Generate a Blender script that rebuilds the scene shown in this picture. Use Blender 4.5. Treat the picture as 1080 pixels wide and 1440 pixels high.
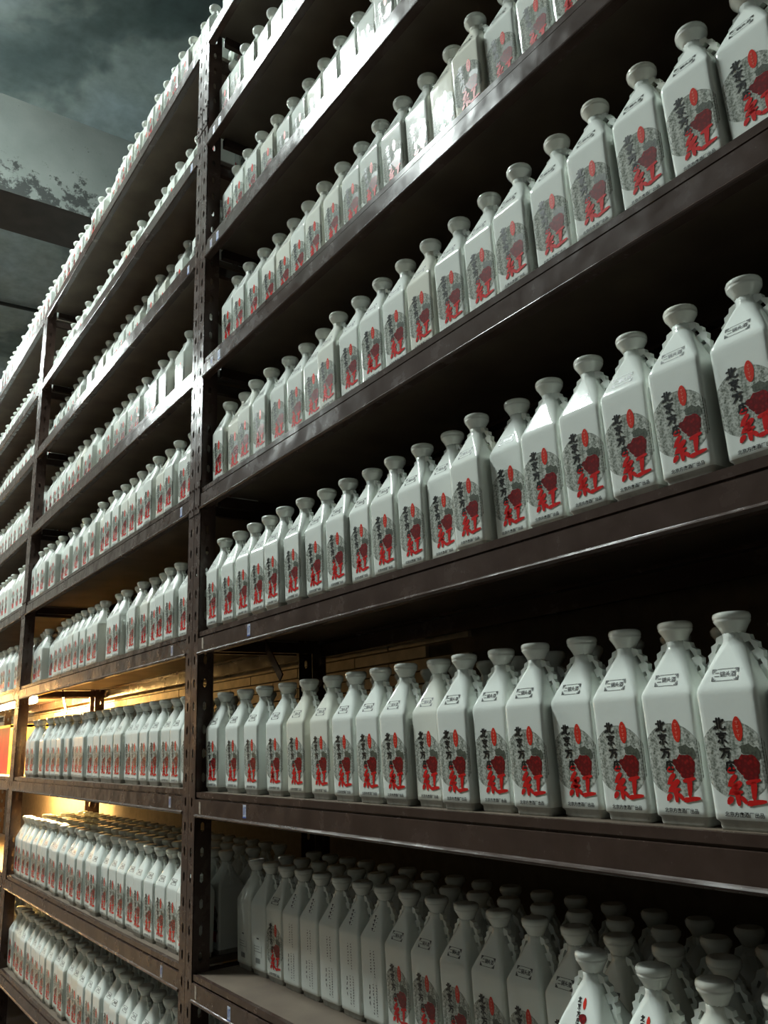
import bpy, bmesh, math, random
import numpy as np
from mathutils import Matrix, Vector

random.seed(7)
for o in list(bpy.data.objects):
    bpy.data.objects.remove(o)
scene = bpy.context.scene
COL = scene.collection

# ------------------------------------------------------------------ camera
W_PX, H_PX, F_PX = 1080.0, 1440.0, 1151.6
YAW, PITCH, ROLL = math.radians(54.393), math.radians(15.2615), math.radians(-2.4083)
CAM = Vector((2.2425, -0.9109, 1.1950))
_f = Vector((-math.sin(YAW) * math.cos(PITCH), math.cos(YAW) * math.cos(PITCH), math.sin(PITCH)))
_r = Vector((math.cos(YAW), math.sin(YAW), 0))
_u = _r.cross(_f)
C_R = _r * math.cos(ROLL) + _u * math.sin(ROLL)
C_U = -_r * math.sin(ROLL) + _u * math.cos(ROLL)
C_F = _f
cam_data = bpy.data.cameras.new('camera')
cam_data.sensor_fit = 'VERTICAL'
cam_data.sensor_height = 36.0
cam_data.sensor_width = 27.0
cam_data.lens = F_PX / H_PX * 36.0
cam_data.clip_start = 0.02
cam = bpy.data.objects.new('camera', cam_data)
COL.objects.link(cam)
m = Matrix((C_R, C_U, -C_F)).transposed().to_4x4()
m.translation = CAM
cam.matrix_world = m
scene.camera = cam

def project(p):
    d = Vector(p) - CAM
    z = d.dot(C_F)
    if z < 0.05:
        return None
    return (W_PX / 2 + F_PX * d.dot(C_R) / z, H_PX / 2 - F_PX * d.dot(C_U) / z, z)

# ------------------------------------------------------------------ world, lamp strengths, exposure
world = bpy.data.worlds.new('world')
scene.world = world
world.use_nodes = True
world.node_tree.nodes['Background'].inputs[0].default_value = (0.55, 0.65, 0.75, 1)
world.node_tree.nodes['Background'].inputs[1].default_value = 0.0
TUBE_STRENGTH = 1650.0            # cold tubes above the aisle
WARM_TUBE = 800.0                # warm tubes under the shelves of the far bay
scene.view_settings.view_transform = 'Standard'
scene.view_settings.look = 'None'
scene.view_settings.gamma = 1.0
scene.view_settings.use_curve_mapping = False
scene.view_settings.exposure = 0.0

# ------------------------------------------------------------------ materials
def new_mat(name):
    mt = bpy.data.materials.new(name)
    mt.use_nodes = True
    nt = mt.node_tree
    return mt, nt, nt.nodes['Principled BSDF']

def node(nt, kind, **kw):
    n = nt.nodes.new(kind)
    for k, v in kw.items():
        if k in n.inputs:
            n.inputs[k].default_value = v
        else:
            setattr(n, k, v)
    return n

def ramp(nt, fac, stops):
    r = nt.nodes.new('ShaderNodeValToRGB')
    el = r.color_ramp.elements
    while len(el) < len(stops):
        el.new(0.5)
    for e, (p, c) in zip(el, stops):
        e.position = p
        e.color = (c[0], c[1], c[2], 1)
    nt.links.new(fac, r.inputs[0])
    return r

def coords(nt, kind='Object'):
    return nt.nodes.new('ShaderNodeTexCoord').outputs[kind]

def bump(nt, bsdf, height, strength, dist):
    b = node(nt, 'ShaderNodeBump')
    b.inputs['Strength'].default_value = strength
    b.inputs['Distance'].default_value = dist
    nt.links.new(height, b.inputs['Height'])
    nt.links.new(b.outputs[0], bsdf.inputs['Normal'])

def plain(name, col, rough, spec=0.5, metallic=0.0, noise=0.0, scale=60):
    mt, nt, b = new_mat(name)
    b.inputs['Roughness'].default_value = rough
    b.inputs['Specular IOR Level'].default_value = spec
    b.inputs['Metallic'].default_value = metallic
    if noise:
        n = node(nt, 'ShaderNodeTexNoise', Scale=scale, Detail=4.0)
        nt.links.new(coords(nt), n.inputs['Vector'])
        lo = [c * (1 - noise) for c in col]
        hi = [min(1, c * (1 + noise)) for c in col]
        r = ramp(nt, n.outputs[0], [(0.3, lo), (0.7, hi)])
        nt.links.new(r.outputs[0], b.inputs['Base Color'])
    else:
        b.inputs['Base Color'].default_value = (*col, 1)
    return mt

def emit(name, col, strength):
    mt, nt, b = new_mat(name)
    b.inputs['Base Color'].default_value = (*col, 1)
    b.inputs['Emission Color'].default_value = (*col, 1)
    b.inputs['Emission Strength'].default_value = strength
    return mt

def porcelain(name, c0, c1, rough):
    mt, nt, b = new_mat(name)
    oi = nt.nodes.new('ShaderNodeObjectInfo')
    r = ramp(nt, oi.outputs['Random'], [(0.0, c0), (0.8, c0), (1.0, c1)])
    nt.links.new(r.outputs[0], b.inputs['Base Color'])
    b.inputs['Roughness'].default_value = rough
    b.inputs['Specular IOR Level'].default_value = 0.45
    n = node(nt, 'ShaderNodeTexNoise', Scale=38.0, Detail=3.0)
    nt.links.new(coords(nt), n.inputs['Vector'])
    bump(nt, b, n.outputs[0], 0.10, 0.004)
    return mt

M = {}
M['porcelain'] = porcelain('porcelain_glaze', (0.80, 0.84, 0.79), (0.76, 0.76, 0.66), 0.10)
M['stopper'] = porcelain('stopper_glaze', (0.80, 0.82, 0.76), (0.74, 0.73, 0.65), 0.10)
M['foot'] = plain('unglazed_foot', (0.40, 0.40, 0.36), 0.5, noise=0.2)
M['ink'] = plain('black_ink', (0.012, 0.012, 0.012), 0.3)
M['grey_ink'] = plain('grey_ink', (0.10, 0.11, 0.10), 0.35)
M['red'] = plain('red_ink', (0.62, 0.012, 0.012), 0.25)
M['seal'] = plain('seal_red', (0.66, 0.035, 0.02), 0.25)
M['cream'] = plain('cream_ink', (0.75, 0.20, 0.14), 0.3)
M['leaf'] = plain('leaf_grey', (0.08, 0.09, 0.07), 0.3, noise=0.5, scale=300)
M['paper'] = plain('tag_paper', (0.55, 0.60, 0.72), 0.5, noise=0.25, scale=220)
M['paper_pale'] = plain('tag_paper_pale', (0.42, 0.41, 0.44), 0.5, noise=0.25, scale=220)
M['tag_blue'] = plain('tag_blue', (0.04, 0.10, 0.42), 0.5)
M['glue'] = plain('old_tape', (0.38, 0.33, 0.27), 0.6, noise=0.3, scale=150)

# peony petals
mt, nt, b = new_mat('peony_red')
v = node(nt, 'ShaderNodeTexVoronoi', Scale=190.0)
nt.links.new(coords(nt), v.inputs['Vector'])
r = ramp(nt, v.outputs['Distance'], [(0.0, (0.34, 0.008, 0.010)), (0.55, (0.13, 0.005, 0.007))])
nt.links.new(r.outputs[0], b.inputs['Base Color'])
b.inputs['Roughness'].default_value = 0.25
M['peony'] = mt

# lace medallion
mt, nt, b = new_mat('medallion_lace')
tc = coords(nt)
v1 = node(nt, 'ShaderNodeTexVoronoi', Scale=300.0, feature='F1')
v2 = node(nt, 'ShaderNodeTexNoise', Scale=230.0, Detail=5.0, Roughness=0.7, Distortion=1.6)
w1 = node(nt, 'ShaderNodeTexWave', Scale=24.0, Distortion=3.0, Detail=3.0)
for n in (v1, v2, w1):
    nt.links.new(tc, n.inputs['Vector'])
mx = node(nt, 'ShaderNodeMath', operation='MULTIPLY_ADD')
mx.inputs[1].default_value = 0.38
nt.links.new(v1.outputs['Distance'], mx.inputs[0])
nt.links.new(v2.outputs[0], mx.inputs[2])
m2 = node(nt, 'ShaderNodeMath', operation='MULTIPLY_ADD')
m2.inputs[1].default_value = 0.13
nt.links.new(w1.outputs[0], m2.inputs[0])
nt.links.new(mx.outputs[0], m2.inputs[2])
r = ramp(nt, m2.outputs[0], [(0.50, (0.115, 0.13, 0.105)), (0.71, (0.29, 0.31, 0.27)), (0.90, (0.56, 0.58, 0.53))])
nt.links.new(r.outputs[0], b.inputs['Base Color'])
b.inputs['Roughness'].default_value = 0.14
M['medallion'] = mt

# painted rack steel
def rack_paint(name, dark, light, rough_lo, rough_hi):
    mt, nt, b = new_mat(name)
    tc = coords(nt)
    n1 = node(nt, 'ShaderNodeTexNoise', Scale=14.0, Detail=6.0, Roughness=0.65)
    n2 = node(nt, 'ShaderNodeTexNoise', Scale=170.0, Detail=3.0)
    for n in (n1, n2):
        nt.links.new(tc, n.inputs['Vector'])
    r = ramp(nt, n1.outputs[0], [(0.25, dark), (0.75, light)])
    # pale scuffs and dust specks
    sp = ramp(nt, n2.outputs[0], [(0.70, (0, 0, 0)), (0.80, (1, 1, 1))])
    mix = node(nt, 'ShaderNodeMix', data_type='RGBA')
    sc = node(nt, 'ShaderNodeMath', operation='MULTIPLY')
    sc.inputs[1].default_value = 0.35
    nt.links.new(sp.outputs[0], sc.inputs[0])
    nt.links.new(sc.outputs[0], mix.inputs[0])
    nt.links.new(r.outputs[0], mix.inputs[6])
    mix.inputs[7].default_value = (0.28, 0.24, 0.21, 1)
    nt.links.new(mix.outputs[2], b.inputs['Base Color'])
    rr = ramp(nt, n1.outputs[0], [(0.3, (rough_lo,) * 3), (0.8, (rough_hi,) * 3)])
    nt.links.new(rr.outputs[0], b.inputs['Roughness'])
    b.inputs['Specular IOR Level'].default_value = 0.22
    n3 = node(nt, 'ShaderNodeTexNoise', Scale=9.0, Detail=2.0)
    nt.links.new(tc, n3.inputs['Vector'])
    bump(nt, b, n3.outputs[0], 0.22, 0.02)
    return mt
M['steel'] = rack_paint('brown_rack_paint', (0.040, 0.025, 0.020), (0.072, 0.047, 0.038), 0.17, 0.34)
M['upright'] = rack_paint('brown_upright_paint', (0.050, 0.030, 0.024), (0.085, 0.056, 0.046), 0.18, 0.36)

mt, nt, b = new_mat('shelf_board')
tc = coords(nt)
n1 = node(nt, 'ShaderNodeTexNoise', Scale=7.0, Detail=6.0)
nt.links.new(tc, n1.inputs['Vector'])
r = ramp(nt, n1.outputs[0], [(0.3, (0.085, 0.062, 0.044)), (0.7, (0.15, 0.115, 0.082))])
nt.links.new(r.outputs[0], b.inputs['Base Color'])
b.inputs['Roughness'].default_value = 0.6
M['board'] = mt

# mottled, damp ceiling plaster
mt, nt, b = new_mat('damp_ceiling_plaster')
tc = coords(nt)
n1 = node(nt, 'ShaderNodeTexNoise', Scale=0.75, Detail=5.0, Roughness=0.5, Distortion=0.5)
n2 = node(nt, 'ShaderNodeTexNoise', Scale=9.0, Detail=6.0)
for n in (n1, n2):
    nt.links.new(tc, n.inputs['Vector'])
r1 = ramp(nt, n1.outputs[0], [(0.36, (0.11, 0.15, 0.15)), (0.46, (0.19, 0.24, 0.24)), (0.52, (0.36, 0.42, 0.41)), (0.70, (0.42, 0.50, 0.53))])
r2 = ramp(nt, n2.outputs[0], [(0.3, (0.8, 0.8, 0.8)), (0.7, (1.1, 1.1, 1.1))])
mm = node(nt, 'ShaderNodeMix', data_type='RGBA', blend_type='MULTIPLY')
mm.inputs[0].default_value = 1.0
nt.links.new(r1.outputs[0], mm.inputs[6])
nt.links.new(r2.outputs[0], mm.inputs[7])
nt.links.new(mm.outputs[2], b.inputs['Base Color'])
b.inputs['Roughness'].default_value = 0.85
M['ceiling'] = mt

# concrete beam with mould along its lower edge
mt, nt, b = new_mat('mouldy_concrete')
tc = coords(nt)
n1 = node(nt, 'ShaderNodeTexNoise', Scale=3.0, Detail=5.0)
n2 = node(nt, 'ShaderNodeTexNoise', Scale=11.0, Detail=7.0, Roughness=0.72)
n3 = node(nt, 'ShaderNodeTexNoise', Scale=2.2, Detail=2.0)
for n in (n1, n2, n3):
    nt.links.new(tc, n.inputs['Vector'])
base = ramp(nt, n1.outputs[0], [(0.3, (0.125, 0.142, 0.130)), (0.7, (0.175, 0.192, 0.176))])
sx = nt.nodes.new('ShaderNodeSeparateXYZ')
nt.links.new(tc, sx.inputs[0])
band = node(nt, 'ShaderNodeMapRange')
band.inputs['From Min'].default_value = 6.05
band.inputs['From Max'].default_value = 5.72
nt.links.new(sx.outputs['Z'], band.inputs['Value'])
a1 = node(nt, 'ShaderNodeMath', operation='MULTIPLY')
nt.links.new(band.outputs[0], a1.inputs[0])
nt.links.new(n3.outputs[0], a1.inputs[1])
a2 = node(nt, 'ShaderNodeMath', operation='MULTIPLY_ADD')
a2.inputs[1].default_value = 0.34
nt.links.new(a1.outputs[0], a2.inputs[0])
nt.links.new(n2.outputs[0], a2.inputs[2])
sp = ramp(nt, a2.outputs[0], [(0.64, (0, 0, 0)), (0.71, (0.92, 0.92, 0.92))])
mm = node(nt, 'ShaderNodeMix', data_type='RGBA')
nt.links.new(sp.outputs[0], mm.inputs[0])
nt.links.new(base.outputs[0], mm.inputs[6])
mm.inputs[7].default_value = (0.02, 0.022, 0.02, 1)
nt.links.new(mm.outputs[2], b.inputs['Base Color'])
b.inputs['Roughness'].default_value = 0.85
bump(nt, b, n2.outputs[0], 0.3, 0.01)
M['beam'] = mt

M['beam_soffit'] = plain('shade_toned_soffit', (0.055, 0.043, 0.038), 0.7, noise=0.2, scale=8)  # shade under the beam put into the soffit colour
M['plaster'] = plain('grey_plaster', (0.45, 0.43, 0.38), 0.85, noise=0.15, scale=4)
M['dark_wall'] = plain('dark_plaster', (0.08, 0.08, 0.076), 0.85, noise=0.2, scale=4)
M['floor'] = plain('floor_concrete', (0.078, 0.072, 0.066), 0.6, noise=0.2, scale=6)
M['mortar'] = plain('dark_mortar', (0.10, 0.075, 0.05), 0.9, noise=0.2, scale=30)
M['brick'] = plain('pale_brick', (0.52, 0.43, 0.30), 0.8, noise=0.18, scale=24)
M['cable'] = plain('black_cable', (0.012, 0.014, 0.014), 0.5)
M['white_metal'] = plain('white_enamel', (0.7, 0.7, 0.68), 0.4)
M['red_box'] = plain('red_lacquer_box', (0.55, 0.02, 0.03), 0.35, noise=0.15, scale=10)
M['gold'] = plain('gold_edging', (0.75, 0.48, 0.10), 0.3, metallic=0.6)
M['tube_cold'] = emit('cold_tube', (0.90, 1.0, 0.97), TUBE_STRENGTH)
M['tube_dim'] = emit('dim_cold_tube', (0.90, 1.0, 0.97), TUBE_STRENGTH * 0.5)  # weaker tubes, to soften glare on the far upper beams
M['tube_warm'] = emit('warm_tube', (1.0, 0.60, 0.20), WARM_TUBE)
M['tube_warm_bright'] = emit('warm_tube_bright', (1.0, 0.60, 0.20), WARM_TUBE * 1.6)

# ------------------------------------------------------------------ mesh helpers
class MB:
    def __init__(self):
        self.v, self.f, self.m, self.s = [], [], [], []
    def add(self, v, f, mi=0, smooth=False):
        o = len(self.v)
        self.v.extend([tuple(q) for q in v])
        for q in f:
            self.f.append(tuple(i + o for i in q))
            self.m.append(mi)
            self.s.append(smooth)
        return self
    def box(self, a, b, mi=0):
        x0, y0, z0 = a
        x1, y1, z1 = b
        v = [(x0, y0, z0), (x1, y0, z0), (x1, y1, z0), (x0, y1, z0), (x0, y0, z1), (x1, y0, z1), (x1, y1, z1), (x0, y1, z1)]
        return self.add(v, [(3, 2, 1, 0), (4, 5, 6, 7), (0, 1, 5, 4), (1, 2, 6, 5), (2, 3, 7, 6), (3, 0, 4, 7)], mi)
    def tube(self, p0, p1, rad, n=10, mi=0):
        p0, p1 = Vector(p0), Vector(p1)
        d = (p1 - p0).normalized()
        a = d.orthogonal().normalized()
        c = d.cross(a)
        v = []
        for p in (p0, p1):
            for k in range(n):
                t = 2 * math.pi * k / n
                v.append(p + a * math.cos(t) * rad + c * math.sin(t) * rad)
        f = [(k, (k + 1) % n, n + (k + 1) % n, n + k) for k in range(n)]
        self.add(v, f, mi, True)
        self.f += [tuple(len(self.v) - 2 * n + k for k in reversed(range(n))), tuple(len(self.v) - n + k for k in range(n))]
        self.m += [mi, mi]
        self.s += [False, False]
        return self
    def join(self, other):
        o = len(self.v)
        self.v += other.v
        self.f += [tuple(i + o for i in q) for q in other.f]
        self.m += other.m
        self.s += other.s
        return self
    def data(self, name, mats):
        me = bpy.data.meshes.new(name)
        me.from_pydata(self.v, [], self.f)
        for mt in mats:
            me.materials.append(M[mt])
        me.polygons.foreach_set('material_index', self.m)
        me.polygons.foreach_set('use_smooth', self.s)
        me.update()
        return me

def obj(name, data, parent=None, loc=None):
    o = bpy.data.objects.new(name, data)
    COL.objects.link(o)
    if parent is not None:
        o.parent = parent
    if loc is not None:
        o.location = loc
    return o

def empty(name, loc, rz=0.0):
    o = bpy.data.objects.new(name, None)
    o.empty_display_size = 0.05
    COL.objects.link(o)
    o.location = loc
    o.rotation_euler = (0, 0, rz)
    return o

def tag(o, label=None, cat=None, group=None, kind=None):
    if label: o['label'] = label
    if cat: o['category'] = cat
    if group: o['group'] = group
    if kind: o['kind'] = kind
    return o

# ------------------------------------------------------------------ the room
CEIL = 6.5
X0, X1, YF, YB = -12.0, 5.2, -4.1, 1.4
def struct(name, mb, mats):
    return tag(obj(name, mb.data(name, mats)), kind='structure')
struct('floor', MB().box((X0, YF, -0.1), (X1, YB + 0.3, 0.0)), ['floor'])
struct('ceiling', MB().box((X0, YF, CEIL), (X1, YB + 0.3, CEIL + 0.1)), ['ceiling'])
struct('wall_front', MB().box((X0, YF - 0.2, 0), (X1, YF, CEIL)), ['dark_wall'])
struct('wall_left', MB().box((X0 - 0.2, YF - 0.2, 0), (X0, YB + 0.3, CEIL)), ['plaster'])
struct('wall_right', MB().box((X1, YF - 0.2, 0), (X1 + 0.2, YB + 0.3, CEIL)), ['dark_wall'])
struct('wall_rear', MB().box((X0, YB, 0), (X1, YB + 0.2, CEIL)), ['ceiling'])
YW = 0.50
wall_back = struct('wall_back', MB().box((X0, YW, 0), (X1, YW + 0.2, 3.3)), ['mortar'])
# courses of long flat bricks where the lamp shows them
BL, BH = 0.36, 0.034
brick_me = MB().box((0.003, -0.012, 0.0025), (BL - 0.003, 0.01, BH - 0.0025)).data('brick', ['brick'])
nb = 0
for c in range(13):
    z = 1.26 + c * BH
    for k in range(16):
        x = -5.3 + (c % 2) * BL * 0.5 + k * BL
        o = obj('brick', brick_me, wall_back, (x, YW, z))
        nb += 1
# cross beam under the ceiling
bx0, bx1, bz = -4.68, -4.12, 5.59
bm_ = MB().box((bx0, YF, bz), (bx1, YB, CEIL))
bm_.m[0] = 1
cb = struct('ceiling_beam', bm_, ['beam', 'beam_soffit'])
cable = MB()
pts = [(-7.62, YF, CEIL - 0.03), (-7.6, -1.4, CEIL - 0.045), (-7.62, -0.2, CEIL - 0.035), (-7.63, 0.5, CEIL - 0.05), (-7.62, YB, CEIL - 0.03)]
for a, q in zip(pts, pts[1:]):
    cable.tube(a, q, 0.024, 8)
tag(obj('ceiling_cable', cable.data('ceiling_cable', ['cable'])), 'black cable strung across the stained ceiling beyond the concrete beam', 'cable')

# cold tube lamps hung above the aisle
LAMP_Z = 6.0
def tube_lamp(x, y, label, tube_mat='tube_cold'):
    t = empty('tube_lamp', (x, y, LAMP_Z))
    mb = MB()
    prof = [(-0.060, 0.050), (-0.110, 0.030), (-0.110, 0.036), (-0.062, 0.075), (0.062, 0.075), (0.110, 0.036), (0.110, 0.030), (0.060, 0.050)]
    v = [(a, -0.52, z) for a, z in prof] + [(a, 0.52, z) for a, z in prof]
    n = len(prof)
    mb.add(v, [(k, (k + 1) % n, n + (k + 1) % n, n + k) for k in range(n)])
    obj('housing', mb.data('housing', ['white_metal']), t)
    td = MB().tube((0, -0.46, 0.010), (0, 0.46, 0.010), 0.019, 10).data('tube', [tube_mat])
    for s in (-0.045, 0.045):
        obj('tube', td, t, (s, 0, 0))
    for s in (-0.49, 0.47):
        obj('end_cap', MB().box((-0.07, s, -0.012), (0.07, s + 0.02, 0.049)).data('end_cap', ['white_metal']), t)
    for s in (-0.35, 0.35):
        obj('hanger_rod', MB().tube((0, s, 0.075), (0, s, CEIL - LAMP_Z), 0.005, 6).data('hanger_rod', ['white_metal']), t)
    tag(t, label, 'lamp', 'cold tube lamps above the aisle')
tube_lamp(-2.0, -1.75, 'white twin tube lamp hung over the aisle before the concrete beam')
tube_lamp(-8.1, -2.3, 'white twin tube lamp hung over the aisle past the concrete beam', 'tube_dim')

# warm bulbs near the far end wall of the aisle
bulb = emit('warm_bulb', (1.0, 0.50, 0.15), 1600.0)
M['bulb'] = bulb
for y, lab in ((-1.9, 'warm bulb hung before the end wall nearer the dark side wall'), (-0.9, 'warm bulb hung before the end wall nearer the rack')):
    t = empty('pendant_lamp', (X0 + 0.7, y, 1.9))
    mb = MB()
    rings = [(0.012, 0.075), (0.02, 0.05), (0.036, 0.018), (0.040, -0.005), (0.030, -0.03), (0.012, -0.042)]
    n = 12
    v = [(r_ * math.cos(2 * math.pi * k / n), r_ * math.sin(2 * math.pi * k / n), z_) for r_, z_ in rings for k in range(n)]
    f = [(i * n + k, i * n + (k + 1) % n, (i + 1) * n + (k + 1) % n, (i + 1) * n + k) for i in range(len(rings) - 1) for k in range(n)]
    f.append(tuple(range((len(rings) - 1) * n, len(rings) * n)))
    mb.add(v, f, 0, True)
    obj('bulb', mb.data('bulb', ['bulb']), t)
    sh_ = MB()
    v = [(r_ * math.cos(2 * math.pi * k / 16), r_ * math.sin(2 * math.pi * k / 16), z_) for r_, z_ in ((0.02, 0.13), (0.19, 0.012), (0.188, 0.008), (0.018, 0.126)) for k in range(16)]
    sh_.add(v, [(i * 16 + k, i * 16 + (k + 1) % 16, (i + 1) * 16 + (k + 1) % 16, (i + 1) * 16 + k) for i in range(3) for k in range(16)], 0, True)
    obj('added_lamp_shade', sh_.data('added_lamp_shade', ['white_metal']), t)  # unseen cone added to keep the bulb's light off the ceiling
    obj('socket', MB().tube((0, 0, 0.07), (0, 0, 0.12), 0.018, 10).data('socket', ['cable']), t)
    obj('cord', MB().tube((0, 0, 0.12), (0, 0, CEIL - 1.9), 0.004, 6).data('cord', ['cable']), t)
    tag(t, lab, 'lamp', 'warm bulbs at the aisle end')

# ------------------------------------------------------------------ the racks
DEPTH = 0.42
TIERS_R = [0.232, 0.628, 1.069, 1.499, 1.925, 2.343, 2.761, 3.189, 3.610]
TIERS_L = [0.238, 0.635, 1.074, 1.504, 1.926, 2.339, 2.766, 3.162, 3.606]
PW = 0.042          # width of one upright's front flange
PD = 0.042          # depth of its side flange
def upright_data(height, mirror):
    """slotted angle: front flange with open slots, side flange with slots; x from 0 to PW"""
    mb = MB()
    pitch = 0.0635
    n = int(height / pitch) + 1
    pitch = height / n
    t = 0.0025
    def flange(mapf):
        hw_, hh = 0.0050, 0.0135
        cx = PW * 0.5
        for k in range(n):
            z0, z1 = k * pitch, (k + 1) * pitch
            zc = (z0 + z1) / 2
            outer = [(0, z0), (PW, z0), (PW, zc), (PW, z1), (0, z1), (0, zc)]
            inner = [(cx - hw_, zc - hh * 0.6), (cx, zc - hh), (cx + hw_, zc - hh * 0.6), (cx + hw_, zc + hh * 0.6), (cx, zc + hh), (cx - hw_, zc + hh * 0.6)]
            q = [(0, z0), (PW, z0), (PW, z1), (0, z1)] + inner
            fs = [(0, 1, 6, 5), (0, 5, 4), (1, 2, 7, 6), (2, 3, 8, 7), (3, 9, 8), (3, 0, 4, 9)]
            va = [mapf(a, c, 0) for a, c in q]
            vb = [mapf(a, c, t) for a, c in q]
            mb.add(va, fs)
            mb.add(vb, [tuple(reversed(x)) for x in fs])
            walls = [(4 + i, 4 + (i + 1) % 6, 14 + (i + 1) % 6, 14 + i) for i in range(6)]
            mb.add(va + vb, walls)
    flange(lambda a, c, d: (a, d, c))                       # front flange
    flange(lambda a, c, d: (PW - d, a + t, c))              # side flange on the bay side
    # thin edges
    mb.box((0, 0.0001, 0), (0.0012, t, height))
    mb.box((PW - t, PD + t - 0.0005, 0), (PW, PD + t + 0.004, height))
    if mirror:
        mb.v = [(-x, y, z) for x, y, z in mb.v]
        mb.f = [tuple(reversed(q)) for q in mb.f]
    return mb.data('upright', ['upright'])
UP_H = 3.60
UP_A = upright_data(UP_H, False)      # side flange towards +x
UP_B = upright_data(UP_H, True)

BEAM_PROF = [(0.003, 0.0), (0.003, -0.0135), (0.008, -0.0145), (0.008, -0.0175), (0.0, -0.0185), (0.0, -0.0555), (-0.0025, -0.0575),
             (-0.0042, -0.0600), (-0.0036, -0.0625), (-0.0010, -0.0645), (0.018, -0.0645), (0.018, -0.0620), (0.0045, -0.0610),
             (0.0045, -0.0220), (0.034, -0.0220), (0.034, -0.0150), (0.0135, -0.0150), (0.0135, 0.0)]
def beam_data(x0, x1, rear=False):
    n = len(BEAM_PROF)
    seg = 9
    v = []
    for s in range(seg + 1):
        t = s / seg
        x = x0 + (x1 - x0) * t
        sag = 0.0025 * (1 - (2 * t - 1) ** 2)
        for y, z in BEAM_PROF:
            v.append((x, (DEPTH - y) if rear else y, z - sag * 0.0))
    f = []
    for s in range(seg):
        for k in range(n):
            q = (s * n + k, s * n + (k + 1) % n, (s + 1) * n + (k + 1) % n, (s + 1) * n + k)
            f.append(q if not rear else tuple(reversed(q)))
    f.append(tuple(range(n)) if not rear else tuple(reversed(range(n))))
    e = seg * n
    f.append(tuple(reversed(range(e, e + n))) if not rear else tuple(range(e, e + n)))
    return MB().add(v, f).data('beam', ['steel'])

# small number tags stuck on the beams: (tier, x, z, kind)
TAGS_R = [(1, 0.27, 0.584, 'blue'), (2, 0.348, 1.034, 'blue'), (3, 0.368, 1.467, 'blue'), (5, 0.110, 2.312, 'pale'), (5, 0.162, 2.314, 'blue'),
          (6, 0.089, 2.728, 'pale'), (6, 0.138, 2.730, 'blue'), (7, 0.097, 3.150, 'pale'), (7, 0.142, 3.152, 'blue'), (8, 0.083, 3.568, 'blue'),
          (8, 0.125, 3.572, 'blue'), (1, 0.072, 0.592, 'tape'), (2, 0.078, 1.030, 'tape'), (3, 0.078, 1.464, 'tape')]
TAGS_L = [(1, -0.167, 0.597, 'pale'), (2, -0.137, 1.037, 'pale'), (3, -0.153, 1.467, 'pale'), (4, -0.107, 1.888, 'blue'), (6, -0.099, 2.730, 'blue'),
          (7, -0.091, 3.128, 'blue'), (8, -0.093, 3.568, 'blue')]
def add_tag(beam, x, z, kind, tz):
    zz = z - tz
    w, h = (0.011, 0.032) if kind == 'tape' else (0.017, 0.030)
    zz = min(max(zz, -0.055 + h / 2), -0.020 - h / 2)
    mb = MB()
    if kind == 'tape':
        v = [(x - w / 2 * s, -0.0006, zz - h / 2 + h * t) for t in (0, 0.5, 1) for s in (1, -1)]
        v[0] = (v[0][0] + 0.001, v[0][1], v[0][2] + 0.002)
        v[5] = (v[5][0] - 0.002, v[5][1], v[5][2] - 0.001)
        v = [(a, -0.0006, c) for a, _, c in v]
        mb.add(v, [(0, 1, 3, 2), (2, 3, 5, 4)])
        obj('old_tape', mb.data('old_tape', ['glue']), beam)
        return
    mb.add([(x - w / 2, -0.0006, zz - h / 2), (x + w / 2, -0.0006, zz - h / 2), (x + w / 2, -0.0006, zz + h / 2), (x - w / 2, -0.0006, zz + h / 2)], [(0, 1, 2, 3)])
    ink = 1
    yb_ = -0.0011
    def bar(a, c, e, g):
        mb.add([(x + a, yb_, zz + c), (x + e, yb_, zz + c), (x + e, yb_, zz + g), (x + a, yb_, zz + g)], [(0, 1, 2, 3)], ink)
    # worn numeral like marks and a blue foot
    bar(-0.005, -0.008, -0.0028, 0.009)
    bar(0.0012, -0.007, 0.0034, 0.010)
    bar(0.0012, 0.007, 0.0062, 0.010)
    if kind == 'blue':
        bar(-0.0085, -0.015, 0.0085, -0.0118)
    obj('number_tag', mb.data('number_tag', ['paper' if kind == 'blue' else 'paper_pale', 'tag_blue']), beam)

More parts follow.
